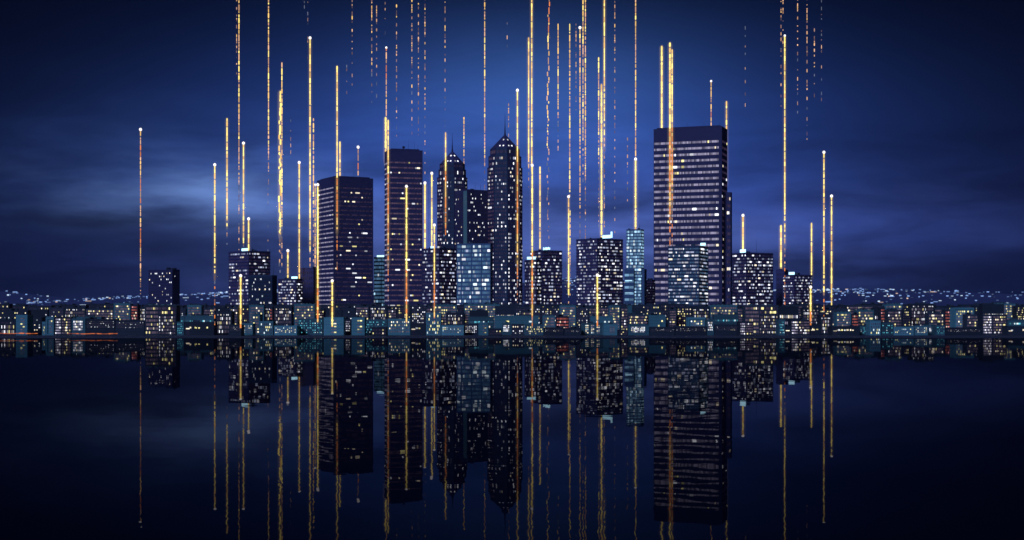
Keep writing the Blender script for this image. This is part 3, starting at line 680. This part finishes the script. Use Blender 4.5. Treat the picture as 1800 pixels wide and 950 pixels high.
gm = wall_mat('pale_paving', (0.05, 0.06, 0.085))
tag(plane('ground', -9000, 9000, QY, 12000, GROUND_Z, gm), kind='structure')
m = MB(); m.box(-4000, 4000, QY-.4, QY-.003, -2, GROUND_Z+.12)
for i in range(-60, 61): m.box(i*16-.4, i*16+.4, QY-.9, QY-.403, -2, GROUND_Z-.05)
tag(m.build('quay_wall', wall_mat('quay_concrete', (0.045, 0.058, 0.08))), 'low dark quay wall running along the whole waterline', 'quay wall')

# amber car-light trails along the waterfront, built as glowing strips
def strip(x0, x1, y, label):
    d = depth(41.8); s = d/F; r = random.Random(int(x0)); root = empty('car_light_trail', (px_x(x0, d), d, GROUND_Z))
    n = max(3, int((x1-x0)/4)); m = MB(); z = px_z(y, d)-GROUND_Z; Lg = (x1-x0)*s
    for i in range(n):
        a = Lg*i/n; hh = r.uniform(.10, .42); dz = math.sin(i*.7)*.15
        m.box(a, a+Lg/n*.96, -.2, .2, z-hh+dz, z+hh+dz)
    m.build('trail_strip', G['amber'], root)
    p = MB(); p.box(0, Lg, .25, .4, z-.1, z+.05)
    for i in range(0, n, 2): p.box(Lg*i/n, Lg*i/n+.2, .25, .4, 0, z-.11)
    p.build('rail', W['black'], root)
    tag(root, label, 'light strip', 'amber car-light trails along the quay')
strip(-10, 66, 586.5, 'dim amber car-light trail along the quay at the far left')
strip(118, 207, 587, 'long amber car-light trail before the black warehouses left of the dotted tower')
strip(1172, 1291, 593.5, 'longest amber car-light trail, below the tallest slab')
strip(1326, 1372, 594, 'thin amber car-light trail before the tall apartment block right of the tallest slab')
strip(1441, 1455, 594, 'shortest amber car-light trail, below the last yellow streaks')

# hills and the lights of the far city
hm = MB(); r = random.Random(4); HY0, HY1, nx_, ny_ = 3600, 9000, 80, 40
def hz(x, y):
    t = (y-HY0)/(HY1-HY0)
    return GROUND_Z - 1 + (215*max(t, 0)**.66)*(0.75+.25*math.sin(x*.0011+1)+.12*math.sin(x*.0033))
vs = []
for j in range(ny_+1):
    for i in range(nx_+1):
        xx = -6000+12000*i/nx_; yy = HY0+(HY1-HY0)*j/ny_; vs.append((xx, yy, hz(xx, yy)))
fs = [(j*(nx_+1)+i, j*(nx_+1)+i+1, (j+1)*(nx_+1)+i+1, (j+1)*(nx_+1)+i) for j in range(ny_) for i in range(nx_)]
hm.quadbox(vs, fs); tag(hm.build('hills', wall_mat('hazed_hillside', (0.09, 0.12, 0.28), var=.4), smooth=True), kind='structure')  # distance haze painted into the hills' blue base colour
FL = [glow_mat('far_lamp_blue', (0.30, 0.50, 1.0), .55, .05, 1.9), glow_mat('far_lamp_white', (0.62, 0.80, 1.0), .85, .15, 1.6), glow_mat('far_lamp_amber', (1.0, 0.72, 0.55), .8, .3, 1.5)]
fm = MB()
for i in range(1600):
    if i % 9 == 0: cy0 = HY0 + (HY1-HY0)*r.random()**.8; cx0 = r.uniform(-.40, .40)*cy0; cw = r.uniform(60, 420)
    y = cy0 + r.gauss(0, 260)
    x = cx0 + r.gauss(0, cw)
    if not HY0 < y < HY1-60: continue
    w = r.uniform(1.2, 4.2)*y/5000; h = r.uniform(1.0, 2.0)*y/5000
    if r.random() < .08: w *= 3
    z = hz(x, y) + r.uniform(3, 9)
    fm.box(x-w, x+w, y, y+6, z, z+h*2, r.choices([0, 1, 2], [7, 1.6, .4])[0])
tag(fm.build('distant_city_lights', FL), 'scattered blue-white lights of a far city on the hills', 'city lights', kind='stuff')

# ------------------------------------------------------------------ sky
w = bpy.data.worlds.new('World'); scene.world = w; w.use_nodes = True
N = w.node_tree.nodes; L = w.node_tree.links; bg = N['Background']
tc = N.new('ShaderNodeTexCoord'); sp = N.new('ShaderNodeSeparateXYZ'); L.new(tc.outputs['Generated'], sp.inputs[0])
def M(op, a, b=None, c=None):
    n = N.new('ShaderNodeMath'); n.operation = op
    for i, v in enumerate((a, b, c)):
        if v is None: continue
        if isinstance(v, (int, float)): n.inputs[i].default_value = v
        else: L.new(v, n.inputs[i])
    return n.outputs[0]
az = M('ARCTAN2', sp.outputs['X'], sp.outputs['Y'])       # 0 towards the city
el = M('ARCSINE', sp.outputs['Z'])
def gauss(a0, sa, e0, se):
    p = M('POWER', M('DIVIDE', M('ABSOLUTE', M('SUBTRACT', az, a0)), sa), 2.0)
    q = M('POWER', M('DIVIDE', M('ABSOLUTE', M('SUBTRACT', el, e0)), se), 2.0)
    return M('EXPONENT', M('MULTIPLY', M('ADD', p, q), -1.0))
def vec(col, f):
    n = N.new('ShaderNodeVectorMath'); n.operation = 'SCALE'; n.inputs[0].default_value = col; L.new(f, n.inputs['Scale']); return n.outputs[0]
def add(a, b):
    n = N.new('ShaderNodeVectorMath'); n.operation = 'ADD'; L.new(a, n.inputs[0]); L.new(b, n.inputs[1]); return n.outputs[0]
# stretched cloud noise in (azimuth, elevation)
cx = N.new('ShaderNodeCombineXYZ'); L.new(M('MULTIPLY', az, 5.0), cx.inputs[0]); L.new(M('MULTIPLY', el, 19.0), cx.inputs[1])
nz = N.new('ShaderNodeTexNoise'); nz.inputs['Scale'].default_value = 1.0; nz.inputs['Detail'].default_value = 7; nz.inputs['Roughness'].default_value = .52; nz.inputs['Distortion'].default_value = .5
L.new(cx.outputs[0], nz.inputs['Vector'])
cl = N.new('ShaderNodeMapRange'); cl.interpolation_type = 'SMOOTHSTEP'; cl.inputs['From Min'].default_value = .36; cl.inputs['From Max'].default_value = .66; L.new(nz.outputs['Fac'], cl.inputs['Value'])
low_ = N.new('ShaderNodeMapRange'); low_.interpolation_type = 'SMOOTHSTEP'; low_.inputs['From Min'].default_value = .16; low_.inputs['From Max'].default_value = .09; low_.inputs['To Min'].default_value = 0; low_.inputs['To Max'].default_value = 1; L.new(el, low_.inputs['Value'])
wz = N.new('ShaderNodeTexNoise'); wz.inputs['Scale'].default_value = 1.6; wz.inputs['Detail'].default_value = 5; wz.inputs['Roughness'].default_value = .55
L.new(cx.outputs[0], wz.inputs['Vector']); ws = N.new('ShaderNodeSeparateColor'); L.new(wz.outputs['Color'], ws.inputs[0])
az0, el0 = az, el
az1 = M('ADD', az, M('MULTIPLY', M('SUBTRACT', ws.outputs[0], .5), .20)); el1 = M('ADD', el, M('MULTIPLY', M('SUBTRACT', ws.outputs[1], .5), .050))
g1 = gauss(0.005, .210, .108, .080)
base = add(vec((0.0002, 0.0006, 0.0028), M('ADD', M('MULTIPLY', el, 0.0), 1.0)), vec((0.025, 0.072, 0.33), g1))
base = add(base, vec((0.013, 0.025, 0.140), gauss(0, .30, .045, .075)))
base = add(base, vec((0.018, 0.048, 0.12), gauss(.02, .10, .150, .05)))
az, el = az1, el1
base = add(base, vec((0.085, 0.135, 0.21), gauss(-.21, .070, .084, .020)))
base = add(base, vec((0.018, 0.042, 0.13), gauss(-.21, .12, .088, .040)))
base = add(base, vec((0.014, 0.024, 0.10), gauss(.225, .11, .055, .022)))
base = add(base, vec((0.074, 0.102, 0.22), gauss(-.01, .18, .050, .040)))
dkc = M('ADD', M('ADD', M('MULTIPLY', gauss(-.27, .11, .064, .010), .62), M('MULTIPLY', gauss(-.19, .13, .044, .010), .38)),
        M('ADD', M('MULTIPLY', gauss(.060, .060, .079, .009), .45), M('ADD', M('MULTIPLY', gauss(.24, .12, .030, .007), .35), M('MULTIPLY', gauss(-.02, .30, .030, .008), .25))))
az, el = az0, el0
# clouds darken below, brighten at their edges
c2 = N.new('ShaderNodeCombineXYZ'); L.new(M('MULTIPLY', az, 9.0), c2.inputs[0]); L.new(M('MULTIPLY', el, 46.0), c2.inputs[1])
n2 = N.new('ShaderNodeTexNoise'); n2.inputs['Scale'].default_value = 1.0; n2.inputs['Detail'].default_value = 8; n2.inputs['Roughness'].default_value = .58; n2.inputs['Distortion'].default_value = .8
L.new(c2.outputs[0], n2.inputs['Vector'])
r2 = N.new('ShaderNodeMapRange'); r2.inputs['From Min'].default_value = .3; r2.inputs['From Max'].default_value = .7; r2.inputs['To Min'].default_value = -.5; r2.inputs['To Max'].default_value = .5; L.new(n2.outputs['Fac'], r2.inputs['Value'])
fine = M('ADD', 1.0, M('MULTIPLY', r2.outputs[0], M('ADD', .10, M('MULTIPLY', low_.outputs[0], .42))))
dk = M('MULTIPLY', fine, M('SUBTRACT', 1.0, M('MULTIPLY', M('MULTIPLY', cl.outputs[0], low_.outputs[0]), .50)))
dk = M('MULTIPLY', dk, M('SUBTRACT', 1.0, dkc))
scl = N.new('ShaderNodeVectorMath'); scl.operation = 'SCALE'; L.new(base, scl.inputs[0]); L.new(dk, scl.inputs['Scale'])
L.new(scl.outputs[0], bg.inputs['Color']); bg.inputs['Strength'].default_value = 1.0

# moonlight from behind the viewer, soft and blue
ld = bpy.data.lights.new('Moon', 'SUN'); ld.energy = 2.0; ld.angle = R(14); ld.color = (0.40, 0.50, 1.0)
lo = bpy.data.objects.new('Moon', ld); coll.objects.link(lo); lo.rotation_euler = (R(62), 0, R(-32))

# night air
hz_ = MB(); hz_.box(-9500, 9500, -4500, 12500, -3.5, 900)
vm_ = bpy.data.materials.new('night_air'); vm_.use_nodes = True; VN = vm_.node_tree.nodes; VN.remove(VN['Principled BSDF'])
pv = VN.new('ShaderNodeVolumePrincipled'); pv.inputs['Density'].default_value = HAZE; pv.inputs['Color'].default_value = (0.38, 0.46, 1.0, 1)
vm_.node_tree.links.new(pv.outputs[0], VN['Material Output'].inputs['Volume'])
tag(hz_.build('haze', vm_), 'thin blue night haze filling the air over the harbour and city', 'haze', kind='stuff')

# ------------------------------------------------------------------ camera and render settings
cd = bpy.data.cameras.new('Camera'); cam = bpy.data.objects.new('Camera', cd); coll.objects.link(cam)
cam.location = (0, 0, CAM_Z); cam.rotation_euler = (R(90), 0, 0)
cd.sensor_width = 36; cd.lens = F/1800*36; cd.shift_y = (HOR-475)/1800*-1*-1; cd.clip_end = 100000; cd.clip_start = 1
scene.camera = cam
vs = scene.view_settings; vs.view_transform = 'Standard'; vs.look = 'None'; vs.gamma = 1; vs.exposure = 0; vs.use_curve_mapping = False
cy = scene.cycles; cy.max_bounces = 4; cy.diffuse_bounces = 1; cy.glossy_bounces = 2; cy.sample_clamp_indirect = 3.0
cy.use_denoising = True; cy.denoiser = 'OPENIMAGEDENOISE'; cy.denoising_prefilter = 'ACCURATE'; cy.filter_width = 1.6; cy.volume_bounces = 0
